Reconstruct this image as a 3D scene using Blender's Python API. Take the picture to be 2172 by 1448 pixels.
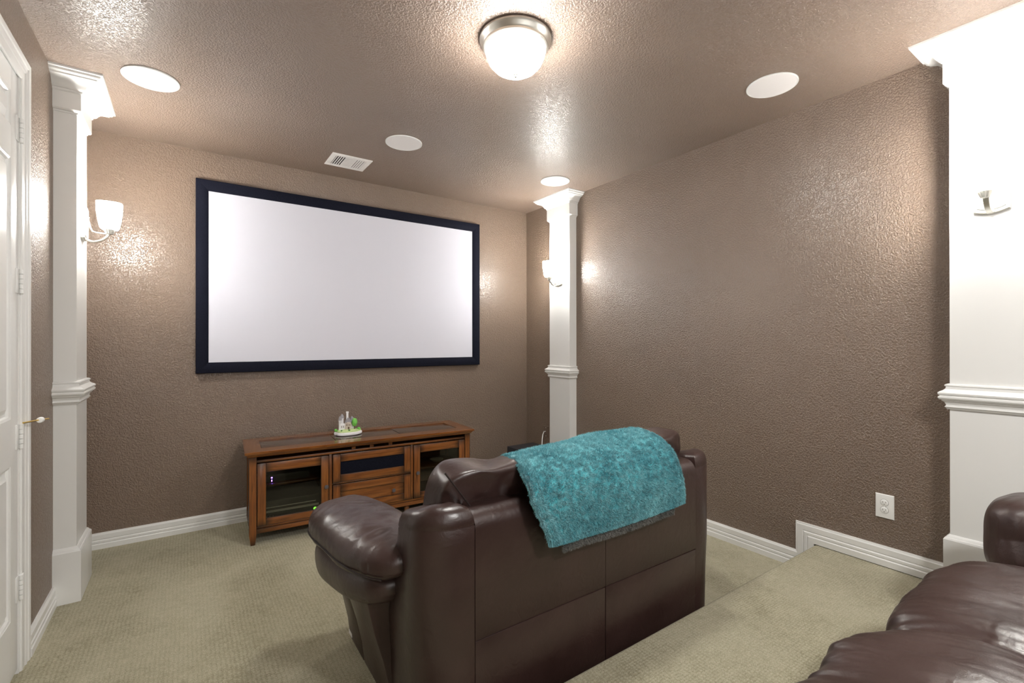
import bpy, bmesh, math, random
import numpy as np
from mathutils import Vector, Matrix, noise
random.seed(4)
S = bpy.context.scene
for o in list(bpy.data.objects): bpy.data.objects.remove(o)
C = S.collection
PI = math.pi

# ------------------------------------------------------------------ room numbers (metres)
XL, XR, YF, YB, H = -0.565, 3.0205, 4.0766, -1.75, 2.743
STEP_Y, STEP_Z = 1.247, 0.172
CAM_Z = 1.3519

# ------------------------------------------------------------------ camera
yaw, pit, rol, fpx = 0.606555937, 0.00143265753, -0.000779222005, 994.248
fw = Vector((math.sin(yaw) * math.cos(pit), math.cos(yaw) * math.cos(pit), math.sin(pit)))
rt = Vector((math.cos(yaw), -math.sin(yaw), 0)); up = rt.cross(fw)
r2 = rt * math.cos(rol) + up * math.sin(rol); u2 = up * math.cos(rol) - rt * math.sin(rol)
cam = bpy.data.objects.new('camera', bpy.data.cameras.new('camera')); C.objects.link(cam)
M = Matrix((r2, u2, -fw)).transposed().to_4x4(); M.translation = (0, 0, CAM_Z)
cam.matrix_world = M
cam.data.sensor_width = 36; cam.data.lens = fpx / 2172 * 36; cam.data.clip_start = 0.02
S.camera = cam

# ------------------------------------------------------------------ world, exposure
w = bpy.data.worlds.new('world'); S.world = w; w.use_nodes = True
w.node_tree.nodes['Background'].inputs[0].default_value = (0.9, 0.95, 1, 1)
w.node_tree.nodes['Background'].inputs[1].default_value = 0.3
S.view_settings.view_transform = 'Standard'; S.view_settings.look = 'None'
S.view_settings.gamma = 1; S.view_settings.use_curve_mapping = False
S.view_settings.exposure = 0.6
DOME_E = 80.0      # emission of the ceiling dome glass
CUP_E = 105.0      # emission of the sconce glass
BULB_W = 3.0      # bulb inside each sconce cup, shining out of its open top

def lamp(kind, name, loc, energy, color=(1, 1, 1), size=0.1, rot=None, size_y=None):
    l = bpy.data.lights.new(name, kind); l.energy = energy; l.color = color
    if kind == 'POINT': l.shadow_soft_size = size
    if kind == 'AREA':
        l.size = size
        if size_y: l.shape = 'RECTANGLE'; l.size_y = size_y
    o = bpy.data.objects.new(name, l); o.location = loc
    if rot: o.rotation_euler = rot
    C.objects.link(o); return o
# two fill lights added behind the camera
lamp('AREA', 'rear_ceiling_fill', (1.2, -0.95, H - 0.12), 46, (1, .985, .96), 0.35)
lamp('AREA', 'rear_wall_fill', (0.9, YB + 0.05, 1.45), 26, (1, .99, .97), 2.6, (PI / 2, 0, 0), 2.0)

# ------------------------------------------------------------------ materials
def mat(name):
    m = bpy.data.materials.new(name); m.use_nodes = True
    nt = m.node_tree; b = nt.nodes['Principled BSDF']; return m, nt, b
def N(nt, t, **k):
    n = nt.nodes.new(t)
    for a, v in k.items():
        if a in n.inputs.keys(): n.inputs[a].default_value = v
        else: setattr(n, a, v)
    return n
def ramp(nt, src, stops):
    r = nt.nodes.new('ShaderNodeValToRGB'); nt.links.new(src, r.inputs[0])
    el = r.color_ramp.elements
    while len(el) > len(stops): el.remove(el[-1])
    while len(el) < len(stops): el.new(0.5)
    for e, (p, c) in zip(el, stops):
        e.position = p; e.color = (*c, 1) if len(c) == 3 else c
    return r
def coords(nt, kind='Object', scale=(1, 1, 1)):
    t = N(nt, 'ShaderNodeTexCoord'); mp = N(nt, 'ShaderNodeMapping')
    mp.inputs['Scale'].default_value = scale
    nt.links.new(t.outputs[kind], mp.inputs[0]); return mp.outputs[0]
def bump(nt, b, h, strength, dist, prev=None):
    n = N(nt, 'ShaderNodeBump'); n.inputs['Strength'].default_value = strength; n.inputs['Distance'].default_value = dist
    nt.links.new(h, n.inputs['Height'])
    if prev: nt.links.new(prev, n.inputs['Normal'])
    nt.links.new(n.outputs[0], b.inputs['Normal']); return n.outputs[0]
def plain(name, col, rough=.5, metal=0, spec=.5, emit=None, es=0):
    m, nt, b = mat(name); b.inputs['Base Color'].default_value = (*col, 1)
    b.inputs['Roughness'].default_value = rough; b.inputs['Metallic'].default_value = metal
    b.inputs['Specular IOR Level'].default_value = spec
    if emit: b.inputs['Emission Color'].default_value = (*emit, 1); b.inputs['Emission Strength'].default_value = es
    return m
def paint_wall(name, col, rough, sc, bs, dist):
    m, nt, b = mat(name); v = coords(nt)
    n1 = N(nt, 'ShaderNodeTexNoise', Scale=sc, Detail=3.0, Roughness=.55, Distortion=.3); nt.links.new(v, n1.inputs[0])
    r = ramp(nt, n1.outputs[0], [(.43, (0, 0, 0)), (.58, (1, 1, 1))])
    n2 = N(nt, 'ShaderNodeTexNoise', Scale=1.6, Detail=2.0); nt.links.new(v, n2.inputs[0])
    c = ramp(nt, n2.outputs[0], [(.3, tuple(x * .93 for x in col)), (.7, tuple(x * 1.07 for x in col))])
    nt.links.new(c.outputs[0], b.inputs['Base Color']); b.inputs['Roughness'].default_value = rough
    b.inputs['Specular IOR Level'].default_value = 1.0
    bump(nt, b, r.outputs[0], bs, dist); return m
WALLC = (.184, .126, .087)
m_wall = paint_wall('brown_textured_paint', WALLC, .37, 100, .9, .003)
m_ceil = paint_wall('brown_ceiling_paint', (.210, .148, .112), .37, 110, .8, .003)
m_white = plain('white_trim_paint', (.77, .77, .75), .30)
def carpet():
    m, nt, b = mat('olive_carpet'); v = coords(nt)
    wn = N(nt, 'ShaderNodeTexNoise', Scale=9.0, Detail=2.0); nt.links.new(v, wn.inputs[0])
    mxv = N(nt, 'ShaderNodeMix', data_type='VECTOR'); mxv.inputs[0].default_value = .012
    nt.links.new(v, mxv.inputs[4]); nt.links.new(wn.outputs[1], mxv.inputs[5]); v2 = mxv.outputs[1]
    sx = N(nt, 'ShaderNodeMapping'); sx.inputs['Scale'].default_value = (62, 88, 62); nt.links.new(v2, sx.inputs[0])
    vo = N(nt, 'ShaderNodeTexVoronoi', Scale=1.0, Randomness=.28); nt.links.new(sx.outputs[0], vo.inputs[0])
    cell = ramp(nt, vo.outputs[0], [(.25, (0,) * 3), (.62, (1,) * 3)])
    big = N(nt, 'ShaderNodeTexNoise', Scale=1.9, Detail=3.0, Distortion=1.5); nt.links.new(v, big.inputs[0])
    br = ramp(nt, big.outputs[0], [(.36, (.5,) * 3), (.64, (1,) * 3)])
    pat = N(nt, 'ShaderNodeMath', operation='MULTIPLY'); nt.links.new(cell.outputs[0], pat.inputs[0]); nt.links.new(br.outputs[0], pat.inputs[1])
    fine = N(nt, 'ShaderNodeTexNoise', Scale=210.0, Detail=3.0, Roughness=.7); nt.links.new(v, fine.inputs[0])
    sc = N(nt, 'ShaderNodeMath', operation='MULTIPLY'); nt.links.new(pat.outputs[0], sc.inputs[0]); sc.inputs[1].default_value = -.22
    add = N(nt, 'ShaderNodeMath', operation='ADD'); nt.links.new(fine.outputs[0], add.inputs[0]); nt.links.new(sc.outputs[0], add.inputs[1])
    mid = N(nt, 'ShaderNodeTexNoise', Scale=34.0, Detail=3.0); nt.links.new(v, mid.inputs[0])
    ms = N(nt, 'ShaderNodeMath', operation='MULTIPLY_ADD'); nt.links.new(mid.outputs[0], ms.inputs[0]); ms.inputs[1].default_value = .22; nt.links.new(add.outputs[0], ms.inputs[2])
    bs = N(nt, 'ShaderNodeMath', operation='MULTIPLY_ADD'); nt.links.new(big.outputs[0], bs.inputs[0]); bs.inputs[1].default_value = -.12; nt.links.new(ms.outputs[0], bs.inputs[2])
    c = ramp(nt, bs.outputs[0], [(.16, (.20, .175, .095)), (.44, (.395, .362, .240)), (.70, (.55, .515, .375))])
    nt.links.new(c.outputs[0], b.inputs['Base Color']); b.inputs['Roughness'].default_value = .95
    b.inputs['Specular IOR Level'].default_value = .1
    b.inputs['Sheen Weight'].default_value = .2
    bump(nt, b, add.outputs[0], .8, .007); return m
m_carpet = carpet()
def leather():
    m, nt, b = mat('dark_brown_leather'); v = coords(nt)
    n2 = N(nt, 'ShaderNodeTexNoise', Scale=4.0, Detail=4.0); nt.links.new(v, n2.inputs[0])
    c = ramp(nt, n2.outputs[0], [(.3, (.030, .0145, .0125)), (.7, (.049, .025, .0215))])
    nt.links.new(c.outputs[0], b.inputs['Base Color'])
    r = ramp(nt, n2.outputs[0], [(.3, (.29,) * 3), (.7, (.41,) * 3)]); nt.links.new(r.outputs[0], b.inputs['Roughness'])
    b.inputs['Specular IOR Level'].default_value = .75
    vo = N(nt, 'ShaderNodeTexVoronoi', Scale=330.0, feature='DISTANCE_TO_EDGE'); nt.links.new(v, vo.inputs[0])
    p = bump(nt, b, vo.outputs[0], .12, .0012)
    n3 = N(nt, 'ShaderNodeTexNoise', Scale=22.0, Detail=5.0, Distortion=1.0); nt.links.new(v, n3.inputs[0])
    bump(nt, b, n3.outputs[0], .28, .006, p); return m
m_leather = leather()
m_seam = plain('leather_seam', (.02, .012, .011), .5)
def wood(name, axis, dark=1.0, edge=True, rough=.34):
    m, nt, b = mat(name)
    sc = {'x': (1.2, 14, 14), 'z': (14, 14, 1.2), 'y': (14, 1.2, 14)}[axis]
    v = coords(nt, 'Object', sc)
    n = N(nt, 'ShaderNodeTexNoise', Scale=3.2, Detail=6.0, Roughness=.6, Distortion=.8); nt.links.new(v, n.inputs[0])
    c = ramp(nt, n.outputs[0], [(.28, (.10 * dark, .032 * dark, .008 * dark)), (.5, (.225 * dark, .072 * dark, .014 * dark)), (.74, (.36 * dark, .135 * dark, .027 * dark))])
    out = c.outputs[0]
    if edge:   # hand-rubbed dark glaze along the edges of each board
        t = N(nt, 'ShaderNodeTexCoord'); sp = N(nt, 'ShaderNodeSeparateXYZ'); nt.links.new(t.outputs['Generated'], sp.inputs[0])
        prods = []
        for i in (0, 2):
            a = N(nt, 'ShaderNodeMath', operation='SUBTRACT'); a.inputs[0].default_value = 1; nt.links.new(sp.outputs[i], a.inputs[1])
            q = N(nt, 'ShaderNodeMath', operation='MULTIPLY'); nt.links.new(sp.outputs[i], q.inputs[0]); nt.links.new(a.outputs[0], q.inputs[1])
            prods.append(q)
        pm = N(nt, 'ShaderNodeMath', operation='MINIMUM'); nt.links.new(prods[0].outputs[0], pm.inputs[0]); nt.links.new(prods[1].outputs[0], pm.inputs[1])
        r = ramp(nt, pm.outputs[0], [(.0, (.18,) * 3), (.11, (1,) * 3)])
        mx = N(nt, 'ShaderNodeMix', data_type='RGBA', blend_type='MULTIPLY'); mx.inputs[0].default_value = 1
        nt.links.new(out, mx.inputs[6]); nt.links.new(r.outputs[0], mx.inputs[7]); out = mx.outputs[2]
    nt.links.new(out, b.inputs['Base Color']); b.inputs['Roughness'].default_value = rough
    b.inputs['Coat Weight'].default_value = .35; b.inputs['Coat Roughness'].default_value = .15
    bump(nt, b, n.outputs[0], .12, .001); return m
m_wx, m_wz, m_wy = wood('wood_horizontal', 'x'), wood('wood_vertical', 'z'), wood('wood_deep', 'y')
m_wtop = wood('wood_top', 'x', .75, False, .2)
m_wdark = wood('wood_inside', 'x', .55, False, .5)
def slate():
    m, nt, b = mat('dark_inlay'); v = coords(nt)
    n = N(nt, 'ShaderNodeTexNoise', Scale=30.0, Detail=6.0); nt.links.new(v, n.inputs[0])
    c = ramp(nt, n.outputs[0], [(.35, (.035, .022, .016)), (.7, (.10, .065, .045))])
    nt.links.new(c.outputs[0], b.inputs['Base Color']); b.inputs['Roughness'].default_value = .09
    b.inputs['Coat Weight'].default_value = .6; b.inputs['Coat Roughness'].default_value = .03; return m
m_slate = slate()
def nickel():
    m, nt, b = mat('brushed_nickel'); v = coords(nt, 'Object', (1, 1, 30))
    n = N(nt, 'ShaderNodeTexNoise', Scale=60.0, Detail=3.0); nt.links.new(v, n.inputs[0])
    r = ramp(nt, n.outputs[0], [(.3, (.34,) * 3), (.7, (.48,) * 3)]); nt.links.new(r.outputs[0], b.inputs['Roughness'])
    b.inputs['Base Color'].default_value = (.74, .73, .68, 1); b.inputs['Metallic'].default_value = 1; return m
m_nickel = nickel()
m_dome = plain('lit_dome_glass', (.9, .9, .88), .3, emit=(1, .985, .94), es=DOME_E)
m_cup = plain('lit_sconce_glass', (.9, .9, .88), .3, emit=(1, .985, .945), es=CUP_E)
m_spk = plain('speaker_grille_white', (.78, .75, .74), .6)
m_vent = plain('vent_white', (.80, .77, .74), .45)
m_black = plain('black', (.004, .004, .004), .6)
def velvet():
    m, nt, b = mat('black_frame_flock'); v = coords(nt)
    n = N(nt, 'ShaderNodeTexNoise', Scale=200.0, Detail=2.0); nt.links.new(v, n.inputs[0])
    c = ramp(nt, n.outputs[0], [(.3, (.003, .0035, .009)), (.7, (.008, .009, .018))])
    nt.links.new(c.outputs[0], b.inputs['Base Color']); b.inputs['Roughness'].default_value = .8; b.inputs['Specular IOR Level'].default_value = .12; return m
m_frame = velvet()
m_screen = plain('projection_screen', (.64, .64, .71), .75, spec=.2)
m_knob = plain('pewter_knob', (.16, .15, .16), .4, .5)
m_brass = plain('brass', (.75, .52, .15), .28, 1)
m_rub = plain('white_rubber', (.82, .82, .80), .5)
m_plate = plain('white_plastic', (.83, .83, .81), .3)
m_slot = plain('socket_slot', (.12, .11, .10), .6)
m_bplate = plain('brown_plate', (.17, .12, .09), .35)
m_elec = plain('black_gloss_plastic', (.035, .035, .032), .3)
m_sub = plain('black_speaker_finish', (.018, .019, .024), .45)
m_silver = plain('silver_strip', (.85, .84, .78), .5, .0)
m_ledp = plain('purple_led', (.2, .1, 1), .3, emit=(.22, .08, 1), es=30)
m_ledg = plain('green_led', (.2, .8, .05), .3, emit=(.28, .95, .08), es=1.4)
def tinted():
    m, nt, b = mat('tinted_glass'); nt.nodes.remove(b)
    t = N(nt, 'ShaderNodeBsdfTransparent'); t.inputs[0].default_value = (.72, .72, .66, 1)
    g = N(nt, 'ShaderNodeBsdfGlossy'); g.inputs['Roughness'].default_value = .03; g.inputs[0].default_value = (.9, .9, .9, 1)
    f = N(nt, 'ShaderNodeFresnel'); f.inputs[0].default_value = 1.5
    mx = N(nt, 'ShaderNodeMixShader'); nt.links.new(f.outputs[0], mx.inputs[0])
    nt.links.new(t.outputs[0], mx.inputs[1]); nt.links.new(g.outputs[0], mx.inputs[2])
    nt.links.new(mx.outputs[0], nt.nodes['Material Output'].inputs[0]); return m
m_glass = tinted()
def plush(name, a, c2, rough=.9):
    m, nt, b = mat(name); v = coords(nt)
    n = N(nt, 'ShaderNodeTexNoise', Scale=55.0, Detail=5.0, Roughness=.7); nt.links.new(v, n.inputs[0])
    n2 = N(nt, 'ShaderNodeTexNoise', Scale=7.0, Detail=2.0); nt.links.new(v, n2.inputs[0])
    ad = N(nt, 'ShaderNodeMath', operation='ADD'); nt.links.new(n.outputs[0], ad.inputs[0]); nt.links.new(n2.outputs[0], ad.inputs[1])
    c = ramp(nt, ad.outputs[0], [(.38, a), (.62, c2)]); 
    hf = N(nt, 'ShaderNodeMath', operation='MULTIPLY'); nt.links.new(ad.outputs[0], hf.inputs[0]); hf.inputs[1].default_value = .5
    nt.links.new(hf.outputs[0], c.inputs[0])
    nt.links.new(c.outputs[0], b.inputs['Base Color']); b.inputs['Roughness'].default_value = rough
    b.inputs['Sheen Weight'].default_value = .5; b.inputs['Specular IOR Level'].default_value = .2
    bump(nt, b, n.outputs[0], .8, .006); return m
m_teal = plush('teal_plush', (.035, .26, .31), (.085, .42, .47))
m_tealf = plush('teal_fibre', (.075, .33, .39), (.28, .62, .67))
m_grey = plush('grey_plush', (.10, .11, .10), (.24, .23, .21))

# ------------------------------------------------------------------ mesh helpers
def put(name, verts, faces, m, parent=None, smooth=40, mods=None):
    me = bpy.data.meshes.new(name); me.from_pydata([tuple(v) for v in verts], [], faces)
    me.validate(); me.update()
    bm = bmesh.new(); bm.from_mesh(me)
    bmesh.ops.remove_doubles(bm, verts=bm.verts, dist=1e-6)
    bmesh.ops.recalc_face_normals(bm, faces=bm.faces); bm.to_mesh(me); bm.free()
    me.materials.append(m)
    if smooth: me.shade_smooth(); me.set_sharp_from_angle(angle=math.radians(smooth))
    o = bpy.data.objects.new(name, me); C.objects.link(o)
    if parent: o.parent = parent
    return o
class MB:
    def __init__(s): s.v = []; s.f = []
    def add(s, v, f):
        k = len(s.v); s.v += [tuple(p) for p in v]; s.f += [tuple(i + k for i in q) for q in f]; return s
    def box(s, x0, x1, y0, y1, z0, z1, bv=0):
        bm = bmesh.new()
        bmesh.ops.create_cube(bm, size=1)
        for v in bm.verts:
            v.co = ((x0 + x1) / 2 + v.co.x * (x1 - x0), (y0 + y1) / 2 + v.co.y * (y1 - y0), (z0 + z1) / 2 + v.co.z * (z1 - z0))
        if bv: bmesh.ops.bevel(bm, geom=list(bm.edges), offset=bv, segments=2, affect='EDGES', profile=.5)
        bm.verts.index_update()
        s.add([v.co for v in bm.verts], [[v.index for v in f.verts] for f in bm.faces]); bm.free(); return s
    def lathe(s, prof, c=(0, 0, 0), n=48, ax='z', sup=2, mod=None):
        rings = []
        for r, z in prof:
            ring = []
            for i in range(n):
                a = 2 * PI * i / n; k = 1.0
                if sup != 2: k = (abs(math.cos(a)) ** sup + abs(math.sin(a)) ** sup) ** (-1 / sup)
                if mod: k *= mod(a, z)
                p = (r * k * math.cos(a), r * k * math.sin(a), z)
                if ax == 'y': p = (p[0], p[2], p[1])
                if ax == 'x': p = (p[2], p[0], p[1])
                ring.append((p[0] + c[0], p[1] + c[1], p[2] + c[2]))
            rings.append(ring)
        return s.loft(rings)
    def loft(s, rings, closed=True, cap=True):
        n = len(rings[0]); v = [p for r in rings for p in r]; f = []
        for i in range(len(rings) - 1):
            for j in range(n if closed else n - 1):
                f.append((i * n + j, i * n + (j + 1) % n, (i + 1) * n + (j + 1) % n, (i + 1) * n + j))
        if cap and closed:
            f.append(tuple(range(n))); f.append(tuple((len(rings) - 1) * n + j for j in range(n)))
        return s.add(v, f)
    def tube(s, pts, r, n=8):
        pts = [Vector(p) for p in pts]; rings = []
        for i, p in enumerate(pts):
            t = (pts[min(i + 1, len(pts) - 1)] - pts[max(i - 1, 0)]).normalized()
            a = t.cross(Vector((0, 0, 1))) if abs(t.z) < .95 else t.cross(Vector((1, 0, 0)))
            a.normalize(); b = t.cross(a); rr = r[i] if isinstance(r, (list, tuple)) else r
            rings.append([p + (a * math.cos(2 * PI * k / n) + b * math.sin(2 * PI * k / n)) * rr for k in range(n)])
        return s.loft(rings)
    def strap(s, pts, wdir, wid, th):
        pts = [Vector(p) for p in pts]; W = Vector(wdir).normalized(); rings = []
        for i, p in enumerate(pts):
            t = (pts[min(i + 1, len(pts) - 1)] - pts[max(i - 1, 0)]).normalized(); b = t.cross(W).normalized()
            rings.append([p + W * a * wid / 2 + b * c * th / 2 for a, c in ((-1, -.6), (-.85, -1), (.85, -1), (1, -.6), (1, .6), (.85, 1), (-.85, 1), (-1, .6))])
        return s.loft(rings)
    def build(s, name, m, parent=None, smooth=40): return put(name, s.v, s.f, m, parent, smooth)
def grid_pillow(hx, hy, hz, e, n, deform):
    """closed soft body: superquadric grown on a subdivided cube, then deformed"""
    idx = {}; v = []; f = []
    def P(a, b, c):
        k = (a, b, c)
        if k not in idx:
            p = [2 * t / n - 1 for t in k]
            p = [math.sin(t * PI / 4) / math.sin(PI / 4) for t in p]
            ee = e if isinstance(e, (int, float)) else e[0]
            m_ = sum(abs(t) ** ee for t in p) ** (1 / ee)
            idx[k] = len(v); v.append(deform(p[0] / m_ * hx, p[1] / m_ * hy, p[2] / m_ * hz))
        return idx[k]
    for i in range(n):
        for j in range(n):
            for s_ in (0, n):
                f.append((P(i, j, s_), P(i + 1, j, s_), P(i + 1, j + 1, s_), P(i, j + 1, s_)))
                f.append((P(i, s_, j), P(i + 1, s_, j), P(i + 1, s_, j + 1), P(i, s_, j + 1)))
                f.append((P(s_, i, j), P(s_, i + 1, j), P(s_, i + 1, j + 1), P(s_, i, j + 1)))
    return MB().add(v, f)
def ns(x, y, z): return noise.noise(Vector((x, y, z)))
def ridge(x, y, z): return 1 - abs(ns(x, y, z)) * 2
def thing(name, label, cat, loc=(0, 0, 0), rz=0, group=None):
    o = bpy.data.objects.new(name, None); C.objects.link(o); o.empty_display_size = .05
    o.location = loc; o.rotation_euler = (0, 0, rz); o['label'] = label; o['category'] = cat
    if group: o['group'] = group
    return o
def tag(o, label, cat, group=None):
    o['label'] = label; o['category'] = cat
    if group: o['group'] = group
    return o
def struct(o, label=None, cat=None):
    o['kind'] = 'structure'
    if label: o['label'] = label
    if cat: o['category'] = cat
    return o
def sroot(name, label, cat, loc=(0, 0, 0)):
    o = bpy.data.objects.new(name, None); C.objects.link(o); o.location = loc; return struct(o, label, cat)
def sweep(prof, P, Wv, nrm):
    """profile [(w,t)] swept along P; Wv[i]: direction (mitred) in which w grows, nrm: direction of t"""
    mb = MB(); rings = []
    for p, wv in zip(P, Wv):
        rings.append([Vector(p) + Vector(wv) * a + Vector(nrm) * t for a, t in prof])
    return mb.loft(rings)

# ------------------------------------------------------------------ room shell
T = .12
DY0, DY1, DZ = 1.960, 2.732, 2.447        # doorway in the left wall
struct(MB().box(XL - T, XR + T, YF, YF + T, -.1, H + .1).build('wall_far', m_wall, smooth=0), 'brown textured wall behind the projection screen', 'wall')
struct(MB().box(XR, XR + T, YB - T, YF, -.1, H + .1).build('wall_right', m_wall, smooth=0), 'long brown textured wall on the right side', 'wall')
mb = MB().box(XL - T, XL, YB - T, DY0, -.1, H + .1).box(XL - T, XL, DY1, YF, -.1, H + .1).box(XL - T, XL, DY0, DY1, DZ, H + .1)
struct(mb.build('wall_left', m_wall, smooth=0), 'brown textured wall holding the white door', 'wall')
struct(MB().box(XL, XR, YB - T, YB, -.1, H + .1).build('wall_back', m_wall, smooth=0), 'brown wall behind the camera', 'wall')
struct(MB().box(XL - T, XR + T, YB - T, YF + T, H, H + .1).build('ceiling', m_ceil, smooth=0), 'glossy brown textured ceiling', 'ceiling')
struct(MB().box(XL - T - .3, XR + T, YB - T, YF + T, -.1, 0).build('floor', m_carpet, smooth=0), 'olive patterned carpet of the lower level', 'floor')
# raised carpeted platform with a rounded nosing
prof = [(STEP_Y - .012, 0)]
for i in range(9):
    a = PI / 2 * i / 8; prof.append((STEP_Y - .022 + .022 * math.cos(a), STEP_Z - .022 + .022 * math.sin(a)))
prof += [(YB, STEP_Z), (YB, 0)]
struct(MB().loft([[(x, y, z) for y, z in prof] for x in (XL, XR)]).build('floor_platform', m_carpet, smooth=50), 'raised olive carpeted seating platform one step high', 'platform')

# baseboards: profile (distance down from the top edge, thickness)
BP = [(0, 0), (0, .008), (.006, .010), (.012, .0145), (.040, .0145), (.044, .011), (.050, .0165), (.062, .0165), (.066, .013), (.072, .0185), (.103, .0185), (.103, 0)]
def base(name, a, b, nrm, label, z=.103):
    return struct(sweep(BP, [(*a, z), (*b, z)], [(0, 0, -1)] * 2, nrm).build(name, m_white, smooth=30), label, 'baseboard')
base('baseboard_far', (XL, YF), (XR, YF), (0, -1, 0), 'white grooved baseboard along the screen wall')
base('baseboard_left', (XL, 2.835), (XL, YF - .02), (1, 0, 0), 'white grooved baseboard between door and left pilaster')
SY = 1.347
mb = sweep(BP, [(XR, YF - .02, .103), (XR, SY - .01, .103)], [(0, 0, -1)] * 2, (-1, 0, 0))
q = sweep(BP, [(XR, SY, 0), (XR, SY, .279), (XR, .55, .279)], [(0, -1, 0), (0, -1, -1), (0, 0, -1)], (-1, 0, 0))
mb.add(q.v, q.f)
struct(mb.build('baseboard_right', m_white, smooth=30), 'white grooved baseboard stepping up over the platform on the right wall', 'baseboard')

# ------------------------------------------------------------------ door and casing
d = sroot('door_1', 'white six panel door at the left edge', 'door', (XL - .003, DY0, 0))
st, ms = .092, .10; wd = DY1 - DY0 - .012; x0, x1 = -.036, 0.0
zs = [(.255, .865), (1.05, 2.08), (2.205, 2.345)]; zt = 2.438
ys = [(.006 + st, .006 + wd / 2 - ms / 2), (.006 + wd / 2 + ms / 2, .006 + wd - st)]
mb = MB(); ya, yb = .006, .006 + wd
for a, b in ((ya, ya + st), (ys[0][1], ys[1][0]), (yb - st, yb)): mb.box(x0, x1, a, b, .02, zt, .0015)
zz = [.02, zs[0][0], zs[0][1], zs[1][0], zs[1][1], zs[2][0], zs[2][1], zt]
for i in range(0, 8, 2):
    for (a, b) in ys: mb.box(x0, x1, a, b, zz[i], zz[i + 1])
mb.build('leaf', m_white, d)
for (a, b) in ys:
    for (c_, e_) in zs:
        def rect(o, x): return [(x, a + o, c_ + o), (x, b - o, c_ + o), (x, b - o, e_ - o), (x, a + o, e_ - o)]
        MB().loft([rect(-.002, x0), rect(0, -.001), rect(.009, -.004), rect(.014, -.012), rect(.024, -.012), rect(.045, -.002)]).build('raised_panel', m_white, d, 20)
for zc in (.35, .968, 1.603, 2.222):
    hg = MB().box(-.001, .004, yb - .03, yb + .001, zc - .05, zc + .05, .0008)
    hg.box(-.001, .0145, yb + .008, yb + .024, zc - .05, zc + .05, .0008)
    for k in range(5): hg.tube([(.0095, yb + .004, zc - .05 + k * .02), (.0095, yb + .004, zc - .0315 + k * .02)], .0075, 10)
    hg.build('hinge', m_white, d)
stp = MB().tube([(.016, yb + .002, 1.022), (.04, yb + .07, 1.020), (.065, yb + .150, 1.015)], .0035, 8).build('door_stop_rod', m_brass, d)
stp['label'] = 'thin brass hinge pin rod'
MB().lathe([(.001, -.016), (.010, -.015), (.0125, -.008), (.0125, .008), (.010, .015), (.001, .016)], (.049, yb + .098, 1.018), 16, 'y').build('door_stop_bumper', m_rub, d)
# jamb and casing
CP = [(0, 0), (0, .014), (.004, .016), (.014, .016), (.022, .014), (.026, .0105), (.040, .0105), (.044, .0125), (.050, .0115), (.056, .008), (.078, .007), (.084, .0085), (.092, .007), (.0955, .004), (.0955, 0)]
cy, cz_ = 2.833, 2.534; wc = .0955
cy0 = DY0 - (cy - DY1) + .07; 
cc = sweep([(a, t) for a, t in CP], [(XL, cy, .0), (XL, cy, cz_), (XL, DY0 - .098, cz_), (XL, DY0 - .098, 0)], [(0, -1, 0), (0, -1, -1), (0, 1, -1), (0, 1, 0)], (1, 0, 0))
cc.box(XL - .10, XL + .001, DY1 - .005, DY1 + .012, 0, DZ + .01).box(XL - .10, XL + .001, DY0 - .012, DY0 + .004, 0, DZ + .01).box(XL - .10, XL + .001, DY0, DY1, DZ - .006, DZ + .012)
struct(cc.build('trim_1', m_white, smooth=25), 'white moulded casing around the door', 'trim')

# ------------------------------------------------------------------ pilasters
def wrap(prof, xw, sgn, dep, y0, y1):
    rings = []
    for o, z in prof:
        X = xw + sgn * (dep + o)
        rings.append([(xw - sgn * .01, y0 - o, z), (X, y0 - o, z), (X, y1 + o, z), (xw - sgn * .01, y1 + o, z)])
    return MB().loft(rings)
def pilaster(name, label, xw, sgn, dep, y0, y1, zb, ov):
    r = sroot(name, label, 'pilaster', (0, 0, 0))
    wrap([(0, zb + .02), (0, H - .17)], xw, sgn, dep, y0, y1).build('shaft', m_white, r, 20)
    b0 = zb
    wrap([(.020, b0), (.020, b0 + .262), (.016, b0 + .270), (.012, b0 + .272), (.008, b0 + .280), (.003, b0 + .285), (-.004, b0 + .285)], xw, sgn, dep, y0, y1).build('base_block', m_white, r, 20)
    z0 = 1.008 + (.03 if zb else 0) + (.022 if sgn > 0 else 0)
    band = [(-.004, 0), (.008, .001), (.012, .008), (.016, .012), (.012, .016), (.011, .022), (.016, .034), (.024, .040), (.024, .044), (.030, .046), (.035, .053), (.035, .059), (.029, .064), (.035, .070), (.036, .077), (.030, .083), (.020, .089), (.013, .096), (.011, .106), (.016, .110), (.015, .115), (.007, .119), (-.004, .120)]
    wrap([(o, z0 + z) for o, z in band], xw, sgn, dep, y0, y1).build('middle_moulding', m_white, r, 22)
    zf = H - .20 + (.012 if zb else 0) + (.02 if sgn > 0 else 0)
    wrap([(-.004, zf - .016), (.004, zf - .016), (.006, zf - .008), (.012, zf - .006), (.019, zf + .002), (.019, H - .08)], xw, sgn, dep, y0, y1).build('frieze', m_white, r, 22)
    zc = H - .093; k = (ov - .025) / .095; h = .093
    cr = [(.015, 0), (.022, .000), (.026, .006), (.026, .012), (.032, .014), (.036, .018), (.040, .022), (.044, .030), (.052, .042), (.064, .052), (.080, .058), (.092, .060), (.094, .066), (.100, .068), (.106, .073), (.110, .082), (.118, .084), (.120, .093)]
    wrap([(.015 + (o - .015) * (ov - .015) / .105, zc + z) for o, z in cr], xw, sgn, dep, y0, y1).build('crown_moulding', m_white, r, 22)
    return r
pilaster('trim_2', 'white pilaster on the left wall next to the screen wall', XL, 1, .09, 3.325, 3.625, 0, .118)
pilaster('trim_3', 'white pilaster on the right wall in the far corner', XR, -1, .085, 3.288, 3.580, 0, .115)
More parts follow.
